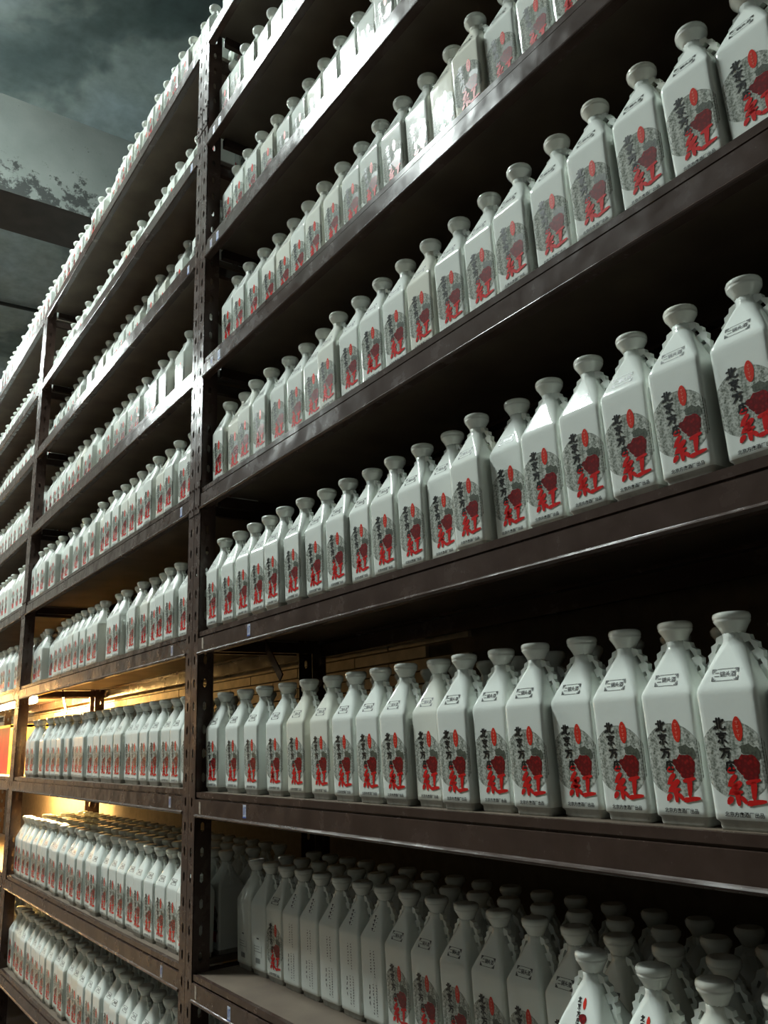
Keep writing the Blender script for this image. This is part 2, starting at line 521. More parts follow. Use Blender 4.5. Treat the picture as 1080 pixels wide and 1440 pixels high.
def make_rack(label, xl, xr, tiers, tags):
    root = empty('storage_rack', ((xl + xr) / 2, DEPTH / 2, 0))
    ox, oy = (xl + xr) / 2, DEPTH / 2
    def child(name, data, x=0, y=0, z=0):
        return obj(name, data, root, (x - ox, y - oy, z))
    # uprights
    child('upright', UP_A, xl + 0.001, 0, 0)
    child('upright', UP_B, xr - 0.001, 0, 0)
    rear = child('upright', UP_A, xl + 0.001, DEPTH, 0)
    rear.scale = (1, -1, 1)
    rear = child('upright', UP_B, xr - 0.001, DEPTH, 0)
    rear.scale = (1, -1, 1)
    # splice plates where two lengths of upright meet
    sp = MB().box((0.002, -0.0022, -0.05), (PW - 0.003, -0.0002, 0.05)).box((PW - 0.0005, 0.004, -0.05), (PW + 0.0015, PD - 0.004, 0.05))
    for xx in (0.011, 0.031):
        for zz in (-0.03, 0.03):
            sp.tube((xx, -0.0022, zz), (xx, -0.0048, zz), 0.004, 8)
    spd = sp.data('splice_plate', ['upright'])
    spm = MB()
    spm.v = [(-x, y, z) for x, y, z in sp.v]
    spm.f = [tuple(reversed(q)) for q in sp.f]
    spm.m, spm.s = sp.m, sp.s
    spmd = spm.data('splice_plate', ['upright'])
    for zz in (1.90, 3.26):
        child('splice_plate', spd, xl + 0.001, 0, zz)
        child('splice_plate', spmd, xr - 0.001, 0, zz)
    bd = beam_data(xl + PW + 0.0015, xr - PW - 0.0015)
    br = beam_data(xl + PW + 0.0015, xr - PW - 0.0015, True)
    e = 0.0025
    board = MB().box((xl + PW + e, 0.0145, -0.0145), (xr - PW - e, DEPTH - 0.0145, 0.0)).data('shelf_board', ['board'])
    rail = MB().box((0, PD + 0.012, -0.055), (0.018, DEPTH - PD - 0.012, -0.024)).data('side_rail', ['steel'])
    for i, z in enumerate(tiers):
        b_ = child('beam', bd, 0, 0, z)
        for (ti, x, tz, kind) in tags:
            if ti == i:
                add_tag(b_, x, tz, kind, z)
        child('beam', br, 0, 0, z)
        child('shelf_board', board, 0, 0, z)
        child('side_rail', rail, xl + PW + 0.004, 0, z)
        child('side_rail', rail, xr - PW - 0.022, 0, z)
    # diagonal strap under the fourth shelf
    z = tiers[3]
    st = MB()
    a, c = Vector((xl + 0.05, 0.20, z - 0.02)), Vector((xl + 0.16, 0.20, z - 0.135))
    d = (c - a).normalized()
    nrm = Vector((d.z, 0, -d.x)) * 0.012
    v = [a - nrm, c - nrm, c + nrm, a + nrm]
    v = v + [q + Vector((0, 0.004, 0)) for q in v]
    st.add(v, [(0, 1, 2, 3), (7, 6, 5, 4), (0, 4, 5, 1), (1, 5, 6, 2), (2, 6, 7, 3), (3, 7, 4, 0)])
    child('brace', st.data('brace', ['steel']))
    tag(root, label, 'rack', 'brown steel storage racks along the wall')
    return root

make_rack('brown slotted steel rack bay with the bare shelf corner beside the double post', 0.0, 2.25, TIERS_R, TAGS_R)
make_rack('brown slotted steel rack bay between the two double posts, glowing golden behind', -2.25, 0.0, TIERS_L, TAGS_L)
make_rack('brown slotted steel rack bay holding the yellow tube lamp and red box', -4.50, -2.25, TIERS_L, [])

# warm tube lamps under two shelves of the far bay
for (z, y, xa, xb, lab) in ((1.442, 0.10, -3.35, -2.315, 'warm yellow tube lamp under the shelf above the red box'),
                            (1.010, 0.30, -3.45, -2.36, 'warm yellow tube lamp under the shelf that carries the red box')):
    t = empty('strip_lamp', ((xa + xb) / 2, y, z))
    L = (xb - xa) / 2
    obj('tube', MB().tube((-L, 0, 0), (L, 0, 0), 0.013, 10).data('tube', ['tube_warm_bright' if z > 1.2 else 'tube_warm']), t)
    obj('holder', MB().box((-L, -0.012, 0.014), (L, 0.012, 0.026)).data('holder', ['white_metal']), t)
    tag(t, lab, 'lamp', 'warm tube lamps in the far bay')
# red box with gold edging on the shelf below the lamp
bx = empty('gift_box', (-3.2, 0.21, 1.074))
obj('body', MB().box((-0.36, -0.11, 0.0), (0.36, 0.11, 0.262)).data('body', ['red_box']), bx)
ed = MB()
for s in (-1, 1):
    ed.box((s * 0.352 - 0.010, -0.113, 0.0), (s * 0.352 + 0.010, 0.113, 0.264))
ed.box((-0.362, -0.113, 0.250), (0.362, 0.113, 0.266))
obj('gold_edging', ed.data('gold_edging', ['gold']), bx)
tag(bx, 'red box with gold edging on the shelf under the yellow tube lamp', 'box')

# ------------------------------------------------------------------ bottle geometry
CR = 0.006
def half_width(z):
    zs = [0.0, 0.003, 0.009, 0.0125, 0.158, 0.1625, 0.1665, 0.171, 0.2175, 0.2225, 0.2275, 0.2340]
    hs = [0.0345, 0.0352, 0.0356, 0.0388, 0.0408, 0.0407, 0.0398, 0.0380, 0.0178, 0.0150, 0.0136, 0.0142]
    return float(np.interp(z, zs, hs))
def section(hw, r, z, seg):
    """rounded square, with extra points on the flats next to the corners"""
    pts = []
    fl = hw - r
    for q in range(4):
        a0 = q * math.pi / 2
        ca, sa = math.cos(a0), math.sin(a0)
        loc = []
        for k in range(seg + 1):
            t = (k / seg) * math.pi / 2
            loc.append((fl + r * math.cos(t), fl + r * math.sin(t)))
        ins = fl * 0.86
        loc = [(hw, ins)] + loc + [(ins, hw)]
        for a, c in loc:
            pts.append((a * ca - c * sa, a * sa + c * ca, z))
    return pts
def loft(mb, rings, mi_of, cap0=True, cap1=True, smooth=True):
    n = len(rings[0])
    v = [p for r_ in rings for p in r_]
    base = len(mb.v)
    mb.v += v
    for i in range(len(rings) - 1):
        for k in range(n):
            mb.f.append((base + i * n + k, base + i * n + (k + 1) % n, base + (i + 1) * n + (k + 1) % n, base + (i + 1) * n + k))
            mb.m.append(mi_of(i))
            mb.s.append(smooth)
    if cap0:
        mb.f.append(tuple(base + k for k in reversed(range(n)))); mb.m.append(mi_of(0)); mb.s.append(False)
    if cap1:
        e = base + (len(rings) - 1) * n
        mb.f.append(tuple(e + k for k in range(n))); mb.m.append(mi_of(len(rings) - 2)); mb.s.append(False)
def body_mb(seg=4):
    mb = MB()
    spec = [(0.0, .0055), (0.003, .0055), (0.009, .0055), (0.0125, .006), (0.020, .006), (0.150, .006), (0.158, .006), (0.1625, .006), (0.1665, .0062),
            (0.171, .0066), (0.178, .0072), (0.212, .0135), (0.2175, .0150), (0.2225, .0148), (0.2275, .0135), (0.2340, .0141)]
    rings = [section(half_width(z), min(r_, half_width(z) - 0.0001), z, seg) for z, r_ in spec]
    loft(mb, rings, lambda i: 1 if i < 3 else 0)
    return mb
LIP = [(0.0139, 0.2330), (0.0158, 0.2372), (0.0188, 0.2425), (0.0220, 0.2472), (0.0229, 0.2495), (0.0222, 0.2505), (0.0232, 0.2518),
       (0.0234, 0.2555), (0.0222, 0.2585), (0.0195, 0.2600), (0.0150, 0.2595)]
def lip_mb(n=20, prof=LIP):
    mb = MB()
    rings = [[(r_ * math.cos(2 * math.pi * k / n), r_ * math.sin(2 * math.pi * k / n), z) for k in range(n)] for r_, z in prof]
    loft(mb, rings, lambda i: 0)
    return mb
def handle_mb(side, cols=10):
    """pierced, saw-edged ear on the shoulder"""
    A, B = Vector((0.0140, 0.2330)), Vector((0.0400, 0.1740))
    d = (B - A)
    nv = Vector((-d.y, d.x)).normalized()
    if nv.x < 0: nv = -nv
    def shoulder_x(z): return half_width(z) - 0.0035
    outer, mid, inner = [], [], []
    for k in range(cols + 1):
        t = k / cols
        p = A + d * t
        bulge = 0.0085 * math.sin(math.pi * min(1, t * 1.05)) ** 0.8 if t < 0.95 else 0.0006
        tooth = 0.0036 if k % 2 else 0.0
        q = p + nv * (bulge + tooth)
        q.x = min(q.x, 0.0408)
        outer.append((q.x, q.y))
        q2 = p + nv * (bulge * 0.42 - 0.0002)
        mid.append((q2.x, q2.y))
        q3 = p - nv * 0.004
        inner.append((min(q3.x, shoulder_x(min(q3.y, 0.236))), q3.y))
    pts = outer + mid + inner
    n = cols + 1
    holes = {2, 3, 6} if cols > 8 else {2, 4}
    fs = []
    for k in range(cols):
        fs.append((k, k + 1, n + k + 1, n + k))
        if k not in holes:
            fs.append((n + k, n + k + 1, 2 * n + k + 1, 2 * n + k))
    mb = MB()
    th = 0.0045
    v = [(side * x, -th, z) for x, z in pts] + [(side * x, th, z) for x, z in pts]
    N = len(pts)
    mb.add(v, fs + [tuple(N + i for i in reversed(q)) for q in fs])
    cnt = {}
    for q in fs:
        for a, c in zip(q, q[1:] + q[:1]):
            cnt.setdefault(frozenset((a, c)), []).append((a, c))
    mb2 = MB()
    walls = [(e[0][1], e[0][0], N + e[0][0], N + e[0][1]) for e in cnt.values() if len(e) == 1]
    mb.add(v, walls)
    return mb

# --- printing on the glaze: everything is mapped from (x, z) on the front face
def on_face(x, z, off):
    hw = half_width(z)
    fl = hw - CR
    s = 1 if x >= 0 else -1
    ax = abs(x)
    if ax <= fl:
        px, py = ax, -hw
    else:
        a = min((ax - fl) / CR, math.pi / 2)
        px, py = fl + CR * math.sin(a), -(hw - CR + CR * math.cos(a))
    if z > 0.166:
        return (s * px, py - off * 0.8, z + off * 0.5)
    return (s * px, py - off, z)
def stroke(mb, pts, w, off, mi, place, taper=0.45, seed=0):
    """tapering brush stroke along a polyline in the unit square"""
    P = [Vector(p) for p in pts]
    # resample
    Q = []
    for a, c in zip(P, P[1:]):
        n = max(2, int((c - a).length / 0.09))
        for k in range(n):
            Q.append(a.lerp(c, k / n))
    Q.append(P[-1])
    rnd = random.Random(seed)
    L, R_ = [], []
    n = len(Q)
    for k, q in enumerate(Q):
        t = k / (n - 1)
        d = (Q[min(k + 1, n - 1)] - Q[max(k - 1, 0)])
        d = d.normalized() if d.length > 1e-6 else Vector((1, 0))
        nn = Vector((-d.y, d.x))
        ww = w * (1.15 - taper * t) * (0.9 + 0.25 * rnd.random()) * (0.55 if k in (0, n - 1) else 1)
        L.append(q + nn * ww / 2)
        R_.append(q - nn * ww / 2)
    v = [on_face(*place(p), off) for p in L] + [on_face(*place(p), off) for p in R_]
    f = [(n + k, n + k + 1, k + 1, k) for k in range(n - 1)]
    mb.add(v, f, mi)
GLYPHS = {
 'bei': [[(.06, .66), (.38, .70)], [(.38, .98), (.38, .08)], [(.02, .10), (.22, .22), (.44, .36)], [(.97, .82), (.62, .56)], [(.60, 1.0), (.58, .18), (.72, .08), (.95, .10), (1.0, .30)]],
 'jing': [[(.46, 1.04), (.54, .90)], [(.02, .80), (.98, .86)], [(.26, .68), (.30, .44)], [(.26, .68), (.74, .70), (.70, .46)], [(.30, .47), (.70, .48)], [(.52, .46), (.52, .02), (.40, .08)], [(.32, .32), (.10, .08)], [(.68, .32), (.94, .10)]],
 'fang': [[(.46, 1.04), (.56, .88)], [(.0, .72), (1.0, .80)], [(.44, .74), (.36, .38), (.04, .0)], [(.40, .50), (.80, .54), (.72, .06), (.54, .12)]],
 'zhuang': [[(.48, 1.04), (.58, .92)], [(.14, .82), (.98, .88)], [(.20, .84), (.16, .42), (.0, .0)], [(.36, .50), (.86, .54)], [(.60, .74), (.60, .10)], [(.24, .08), (1.0, .12)]],
 'hong': [[(.30, 1.06), (.06, .70), (.32, .72)], [(.42, .84), (.06, .42), (.44, .50)], [(.27, .52), (.27, .02)], [(.10, .32), (-.04, .06)], [(.36, .34), (.50, .10)],
          [(.56, .78), (.98, .90)], [(.78, .84), (.72, .22)], [(.50, .10), (.78, .16), (1.06, .20)], [(.20, .62), (.34, .60)]],
}
def glyph(mb, key, cx, cz, w, h, sw, off, mi=0, shear=0.0):
    for i, s in enumerate(GLYPHS[key]):
        stroke(mb, s, sw, off, mi, lambda p: (cx + (p.x - 0.5) * w + shear * (p.y - .5) * w, cz + (p.y - 0.5) * h), seed=i * 7 + len(key))
def blob(mb, cx, cz, rx, rz, off, mi, n=18, wob=0.0, seed=1, x1=None):
    rnd = random.Random(seed)
    ang = [2 * math.pi * k / n for k in range(n)]
    rr = [1 + wob * (rnd.random() - 0.5) * 2 for _ in ang]
    v = [on_face(cx, cz, off)]
    for ring in (0.5, 1.0):
        for a, r_ in zip(ang, rr):
            v.append(on_face(cx + rx * ring * r_ * math.cos(a), cz + rz * ring * r_ * math.sin(a), off))
    f = [(0, 1 + k, 1 + (k + 1) % n) for k in range(n)]
    f += [(1 + k, 1 + n + k, 1 + n + (k + 1) % n, 1 + (k + 1) % n) for k in range(n)]
    mb.add(v, f, mi)
def medallion_mb(cols=22, rows=8, off=0.00025):
    mb = MB()
    R, cz, xm = 0.0455, 0.0810, 0.0405
    v = []
    for i in range(cols + 1):
        x = -xm + 2 * xm * i / cols
        h = math.sqrt(R * R - x * x)
        for j in range(rows + 1):
            v.append(on_face(x, cz - h + 2 * h * j / rows, off))
    f = []
    for i in range(cols):
        for j in range(rows):
            a = i * (rows + 1) + j
            f.append((a, a + rows + 1, a + rows + 2, a + 1))
    mb.add(v, f)
    return mb
def text_mb(s, size):
    """small printed characters taken from the built-in font, as a flat mesh in (x, z)"""
    cu = bpy.data.curves.new('print', 'FONT')
    cu.body = s
    cu.size = 1.0
    cu.align_x = 'CENTER'
    cu.align_y = 'CENTER'
    cu.resolution_u = 1
    cu.offset = 0.018
    ob = bpy.data.objects.new('print', cu)
    COL.objects.link(ob)
    dg = bpy.context.evaluated_depsgraph_get()
    me = bpy.data.meshes.new_from_object(ob.evaluated_get(dg))
    v = [(p.co.x * size, p.co.y * size) for p in me.vertices]
    f = [tuple(p.vertices) for p in me.polygons]
    bpy.data.objects.remove(ob)
    bpy.data.meshes.remove(me)
    return v, f
def put_text(mb, s, size, cx, cz, off, mi, sx=1.0):
    v, f = text_mb(s, size)
    mb.add([on_face(cx + x * sx, cz + z, off) for x, z in v], f, mi)
def quad(mb, x0, x1, z0, z1, off, mi):
    mb.add([on_face(x0, z0, off), on_face(x1, z0, off), on_face(x1, z1, off), on_face(x0, z1, off)], [(0, 1, 2, 3)], mi)

peony = MB()
blob(peony, 0.0165, 0.0745, 0.0152, 0.0135, 0.0005, 0, 22, 0.10, 3)
blob(peony, 0.0030, 0.0770, 0.0055, 0.0045, 0.00055, 0, 10, 0.15, 5)
blob(peony, 0.0175, 0.0625, 0.0095, 0.0050, 0.00055, 0, 12, 0.15, 6)
leaves = MB()
blob(leaves, 0.0185, 0.0930, 0.0095, 0.0065, 0.0004, 0, 14, 0.18, 9)
blob(leaves, 0.0290, 0.0880, 0.0050, 0.0075, 0.00042, 0, 10, 0.2, 11)
red = MB()
glyph(red, 'hong', 0.0078, 0.0450, 0.0450, 0.0340, 0.160, 0.0008)
letters = MB()
for key, cx, cz, s in (('bei', -0.0140, 0.1235, .0150), ('jing', -0.0125, 0.1070, .0140), ('fang', -0.0105, 0.0900, .0145), ('zhuang', -0.0065, 0.0740, .0120)):
    glyph(letters, key, cx, cz, s * 1.08, s * 1.02, 0.185, 0.00075)
undertone = MB()
blob(undertone, -0.0060, 0.0690, 0.0058, 0.0042, 0.0006, 0, 10, 0.25, 21)
red.join(undertone)
seal = MB()
blob(seal, 0.0100, 0.1170, 0.0062, 0.0142, 0.0005, 0, 20, 0.03, 2)
for i in range(4):
    z = 0.1245 - i * 0.0052
    stroke(seal, [(.1, .8), (.9, .85)], .22, .0007, 1, lambda p: (0.0100 + (p.x - .5) * .0052, z + (p.y - .5) * .0035), seed=i)
    stroke(seal, [(.5, 1.), (.45, .0)], .22, .0007, 1, lambda p: (0.0100 + (p.x - .5) * .0052, z + (p.y - .5) * .0035), seed=i + 5)
shoulder = MB()
SZ, SH, SW = 0.1815, 0.0075, 0.0180
put_text(shoulder, '二锅头酒', 0.0070, 0.0, SZ, 0.0005, 0, 1.05)
for sx in (-1, 1):
    for sz in (-1, 1):
        x, z = sx * SW, SZ + sz * SH
        for (a, c) in ((0.006, 0.0018), (0.0018, 0.0055), (0.0038, 0.0036)):
            quad(shoulder, min(x, x - sx * a), max(x, x - sx * a), min(z, z - sz * c), max(z, z - sz * c), 0.0005, 1)
quad(shoulder, -SW * .62, SW * .62, SZ + SH - .0007, SZ + SH, 0.0005, 1)
quad(shoulder, -SW * .62, SW * .62, SZ - SH, SZ - SH + .0007, 0.0005, 1)
maker = MB()
put_text(maker, '北京方庄酒厂出品', 0.0063, 0.002, 0.0185, 0.0005, 0, 1.0)

# plain side with columns of small writing (too small to read in the photo: short brush marks)
sidetext = MB()
rnd = random.Random(4)
def marks(cx, z_hi, z_lo, step, w):
    z = z_hi
    while z > z_lo:
        for _ in range(2):
            a, c = rnd.random(), rnd.random()
            stroke(sidetext, [(a * .5, c), (.5 + a * .5, 1 - c)], .34, .0005, 0, lambda p: (cx + (p.x - .5) * w, z + (p.y - .5) * step * .8), seed=int(z * 1e5))
        z -= step
marks(0.010, 0.142, 0.092, 0.0052, 0.0045)
marks(-0.002, 0.142, 0.098, 0.0056, 0.0045)
marks(0.015, 0.080, 0.022, 0.0050, 0.0045)
marks(0.004, 0.080, 0.026, 0.0058, 0.0045)
marks(-0.010, 0.074, 0.040, 0.0100, 0.0050)
for i in range(4):
    z = 0.203 - i * 0.0075
    stroke(sidetext, [(.1, .7), (.9, .8)], .3, .0005, 0, lambda p: (-0.0015 + (p.x - .5) * .009, z + (p.y - .5) * .006), seed=i)
    stroke(sidetext, [(.4, 1.), (.6, .0)], .3, .0005, 0, lambda p: (-0.0015 + (p.x - .5) * .009, z + (p.y - .5) * .006), seed=i + 9)
    stroke(sidetext, [(.2, .1), (.8, .2)], .22, .0005, 0, lambda p: (0.006 + (p.x - .5) * .006, z + (p.y - .5) * .006), seed=i + 19)
# back with a small bar panel low down
backpanel = MB()
for i in range(12):
    x = -0.012 + i * 0.002
    quad(backpanel, x, x + (0.0012 if i % 3 else 0.0007), 0.028, 0.040, 0.0005, 0)
for z in (0.066, 0.060, 0.054):
    quad(backpanel, -0.020, -0.020 + 0.038 * (0.7 + 0.3 * rnd.random()), z, z + 0.0010, 0.0005, 1)
quad(backpanel, -0.020, -0.0190, 0.044, 0.070, 0.0005, 1)
quad(backpanel, 0.019, 0.0200, 0.044, 0.070, 0.0005, 1)
quad(backpanel, -0.006, 0.006, 0.083, 0.0865, 0.0005, 0)
# small version of the print high on the shoulder
mini = MB()
for i, key in enumerate(('bei', 'jing', 'fang', 'zhuang')):
    glyph(mini, key, -0.0050 + i * 0.0006, 0.2005 - i * 0.0080, .0064, .0074, 0.17, 0.0006, 0)
blob(mini, 0.0042, 0.1975, 0.0027, 0.0068, 0.0005, 1, 14, 0.05, 3)
blob(mini, 0.0050, 0.1805, 0.0068, 0.0060, 0.0005, 2, 14, 0.12, 4)

D = {
 'body': body_mb().data('body', ['porcelain', 'foot']),
 'stopper': lip_mb().data('stopper', ['stopper']),
 'handle_l': handle_mb(-1).data('handle', ['porcelain']),
 'handle_r': handle_mb(1).data('handle', ['porcelain']),
 'medallion': medallion_mb().data('medallion', ['medallion']),
 'peony': peony.data('peony', ['peony']),
 'leaves': leaves.data('leaves', ['leaf']),
 'red': red.data('red_character', ['red']),
 'letters': letters.data('lettering', ['ink']),
 'seal': seal.data('seal', ['seal', 'cream']),
 'shoulder': shoulder.data('shoulder_print', ['ink', 'grey_ink']),
 'maker': maker.data('maker_line', ['ink']),
 'sidetext': sidetext.data('text_columns', ['ink']),
 'back': backpanel.data('bar_panel', ['grey_ink', 'grey_ink']),
 'mini': mini.data('small_print', ['ink', 'seal', 'peony']),
}
# one-mesh bottle for those too small to show parts, and a lighter one for the mass
ALLM = ['porcelain', 'foot', 'stopper', 'medallion', 'peony', 'red', 'ink', 'seal', 'cream', 'grey_ink', 'leaf']
def remap(mb, names):
    q = MB()
    q.v, q.f, q.s = list(mb.v), list(mb.f), list(mb.s)
    q.m = [ALLM.index(names[i]) for i in mb.m]
    return q
small = MB()
for mb, names in ((body_mb(3), ['porcelain', 'foot']), (lip_mb(14), ['stopper']), (handle_mb(-1), ['porcelain']), (handle_mb(1), ['porcelain']),
                  (medallion_mb(), ['medallion']), (peony, ['peony']), (leaves, ['leaf']), (red, ['red']), (letters, ['ink']), (seal, ['seal', 'cream']),
                  (shoulder, ['ink', 'grey_ink']), (maker, ['grey_ink'])):
    small.join(remap(mb, names))
SMALL = small.data('bottle', ALLM)
def light_bottle():
    mb = MB()
    spec = [(0.0, .0055), (0.010, .0055), (0.0125, .006), (0.158, .006), (0.1665, .0062), (0.212, .0135), (0.2225, .0148), (0.2340, .0141)]
    rings = []
    for z, r_ in spec:
        hw = half_width(z)
        r_ = min(r_, hw - 1e-4)
        fl = hw - r_
        ring = []
        for q in range(4):
            ca, sa = math.cos(q * math.pi / 2), math.sin(q * math.pi / 2)
            for t in (0, math.pi / 4, math.pi / 2):
                a, c = fl + r_ * math.cos(t), fl + r_ * math.sin(t)
                ring.append((a * ca - c * sa, a * sa + c * ca, z))
        rings.append(ring)
    loft(mb, rings, lambda i: 1 if i < 2 else 0, smooth=False)
    out = remap(mb, ['porcelain', 'foot'])
    out.join(remap(lip_mb(12, [(0.0139, 0.2330), (0.0185, 0.2425), (0.0229, 0.249), (0.0234, 0.2555), (0.0195, 0.2600)]), ['stopper']))
    out.join(remap(handle_mb(-1, 6), ['porcelain'])).join(remap(handle_mb(1, 6), ['porcelain']))
    dec = MB()
    blob(dec, 0, 0.081, 0.0405, 0.0445, 0.0003, 0, 12)
    out.join(remap(dec, ['medallion']))
    dec = MB(); blob(dec, 0.0165, 0.0735, 0.0150, 0.0140, 0.0006, 0, 8); out.join(remap(dec, ['peony']))
    dec = MB(); blob(dec, 0.0100, 0.1170, 0.0062, 0.0142, 0.0006, 0, 6); out.join(remap(dec, ['seal']))
    dec = MB()
    for i in range(4):
        quad(dec, -0.019 + i * .0025, -0.0075 + i * .0022, 0.117 - i * 0.0165, 0.127 - i * 0.0165, 0.0006, 0)
    out.join(remap(dec, ['ink']))
    dec = MB(); quad(dec, -0.012, 0.003, 0.030, 0.058, 0.0007, 0); quad(dec, 0.008, 0.026, 0.031, 0.058, 0.0007, 0); out.join(remap(dec, ['red']))
    return out
LIGHT = light_bottle()

# ------------------------------------------------------------------ where the bottles stand
# x of each neck read off the photo for the near bay (all at the front of its shelf)
ROWS_R = {
 2: [0.079, 0.214, 0.325, 0.446, 0.55, 0.657, 0.75, 0.843, 0.93, 1.034, 1.107, 1.204, 1.285, 1.384, 1.466, 1.552, 1.638],
}
# x and depth of each neck, read off the photo where the shelf is seen from below
NECKS_R = {
 3: [(0.110, 0.050), (0.204, 0.054), (0.302, 0.051), (0.387, 0.052), (0.480, 0.045), (0.570, 0.052), (0.659, 0.060), (0.750, 0.062), (0.835, 0.070), (0.923, 0.068), (1.014, 0.071), (1.099, 0.080), (1.191, 0.062), (1.279, 0.080), (1.371, 0.066), (1.463, 0.059), (1.550, 0.056), (1.640, 0.050), (1.733, 0.058)],
 4: [(0.104, 0.065), (0.192, 0.075), (0.285, 0.062), (0.375, 0.064), (0.463, 0.074), (0.553, 0.075), (0.643, 0.073), (0.732, 0.060), (0.820, 0.067), (0.911, 0.065), (0.998, 0.066), (1.086, 0.066), (1.175, 0.069), (1.265, 0.069), (1.356, 0.060), (1.446, 0.064), (1.538, 0.057), (1.629, 0.061), (1.718, 0.062), (1.803, 0.070)],
 5: [(0.129, 0.078), (0.217, 0.075), (0.307, 0.079), (0.395, 0.083), (0.480, 0.085), (0.569, 0.081), (0.660, 0.075), (0.750, 0.076), (0.837, 0.077), (0.923, 0.073), (1.010, 0.074), (1.095, 0.080), (1.184, 0.080), (1.272, 0.066), (1.357, 0.078)],
 6: [(0.114, 0.082), (0.203, 0.078), (0.296, 0.077), (0.384, 0.085), (0.472, 0.093), (0.559, 0.096), (0.646, 0.096), (0.733, 0.094), (0.823, 0.093), (0.909, 0.090)],
 7: [(0.096, 0.074), (0.184, 0.075), (0.272, 0.079), (0.358, 0.086), (0.444, 0.090)],
 8: [(0.120, 0.07)],
}
Y_FRONT = {2: 0.066, 3: 0.066, 4: 0.066, 5: 0.072, 6: 0.078, 7: 0.076, 8: 0.07}
PITCH_B = 0.0885
MIN_GAP = 0.0835
BOT = []     # dict(x, y, z, rz, bay, tier, order, row, variant)
def settle(xs, lo, hi):
    xs = list(xs)
    for _ in range(60):
        for i in range(len(xs) - 1):
            g = MIN_GAP - (xs[i + 1] - xs[i])
            if g > 0:
                xs[i] -= g / 2
                xs[i + 1] += g / 2
        xs[0] = max(xs[0], lo)
        for i in range(1, len(xs)):
            xs[i] = max(xs[i], xs[i - 1] + MIN_GAP)
    return [min(x, hi) for x in xs]
rb = random.Random(11)
def add_b(x, y, z, bay, tier, row, order, variant='front', rz=None):
    if rz is None:
        rz = math.radians(rb.gauss(0, 0.9))
        rz = max(-0.02, min(0.02, rz))
    BOT.append(dict(x=x, y=y, z=z, rz=rz, bay=bay, tier=tier, row=row, order=order, variant=variant))
for tier in range(2, 9):
    xs = ROWS_R.get(tier) or [q[0] for q in NECKS_R[tier]]
    z = TIERS_R[tier]
    yc = Y_FRONT[tier]
    n = len(xs)
    if tier == 2:
        i = np.arange(n)
        co = np.polyfit(i, xs, 3 if n > 10 else 1)
        sm = np.polyval(co, i)
        res = np.array(xs) - sm
    else:
        sm = np.array(xs); res = np.zeros(n)
    # a neck that looks shifted is mostly one that stands a little deeper or shallower
    dirx = [(CAM.x - a) / (yc - CAM.y) for a in sm]
    dy = [max(-0.016, min(0.030, r_ / q)) for r_, q in zip(res, dirx)]
    xx = [a + r_ - d_ * q for a, r_, d_, q in zip(sm, res, dy, dirx)]
    xx = settle(xx, 0.092, 2.16)
    if tier > 2:
        dy = [q[1] - yc for q in NECKS_R[tier]]
    while xx[-1] + PITCH_B < 2.165:
        xx.append(xx[-1] + PITCH_B)
        dy.append(rb.uniform(0, 0.012))
    for k, (x, d_) in enumerate(zip(xx, dy)):
        add_b(x, yc + d_, z, 'R', tier, 0, k)
    for k in range(len(xx)):
        if tier in (2, 3, 4, 5, 6, 7):
            add_b(xx[k] - 0.008, yc + 0.135, z, 'R', tier, 1, k)
# second shelf up: a row standing back from the edge and a few at the edge
z = TIERS_R[1]
xs1 = [0.092, 0.176, 0.262, 0.347, 0.433, 0.520, 0.606, 0.692, 0.780, 0.868, 0.957, 1.046, 1.136]
var1 = ['back', 'back', 'front', 'text', 'text', 'text', 'text', 'text', 'front', 'front', 'front', 'front', 'front']
for k, (x, vv) in enumerate(zip(xs1, var1)):
    add_b(x, 0.160, z, 'R', 1, 0, k, vv)
xk = 1.225
k = len(xs1)
while xk < 2.15:
    add_b(xk, 0.160, z, 'R', 1, 0, k)
    xk += 0.089
    k += 1
for k, x in enumerate([1.345, 1.452, 1.543, 1.632, 1.722]):
    add_b(x, 0.062, z, 'R', 1, -1, k, 'mini')
for r_ in (1, 2):
    for k in range(24):
        add_b(0.094 + k * 0.0885 + rb.uniform(-.001, .001), 0.160 + 0.088 * r_, z, 'R', 1, r_, k)
# far bays
YL = {0: 0.060, 1: 0.058, 2: 0.066, 3: 0.070, 4: 0.054, 5: 0.084, 6: 0.102, 7: 0.097, 8: 0.062}
for bay, xr in (('L', 0.0), ('F', -2.25)):
    for tier in range(9):
        if bay == 'F' and tier in (1, 2):
            continue
        z = TIERS_L[tier]
        rows = 4 if tier <= 1 else 2
        n = 24 if tier not in (4, 6) else 23
        p = (2.25 - 2 * 0.094) / (n - 1)
        for r_ in range(rows):
            for k in range(n):
                dy = max(0.0, rb.gauss(0.004, 0.007)) if r_ == 0 else 0.012
                if rows == 4:
                    dy = min(dy, 0.012)
                if r_ == 0 and rb.random() < 0.16 and tier >= 2:
                    dy += rb.uniform(0.012, 0.028)
                add_b(xr - 0.094 - k * p + rb.uniform(-.0012, .0012), YL[tier] + dy + r_ * (0.0855 if rows == 4 else 0.135), z, bay, tier, r_, k)

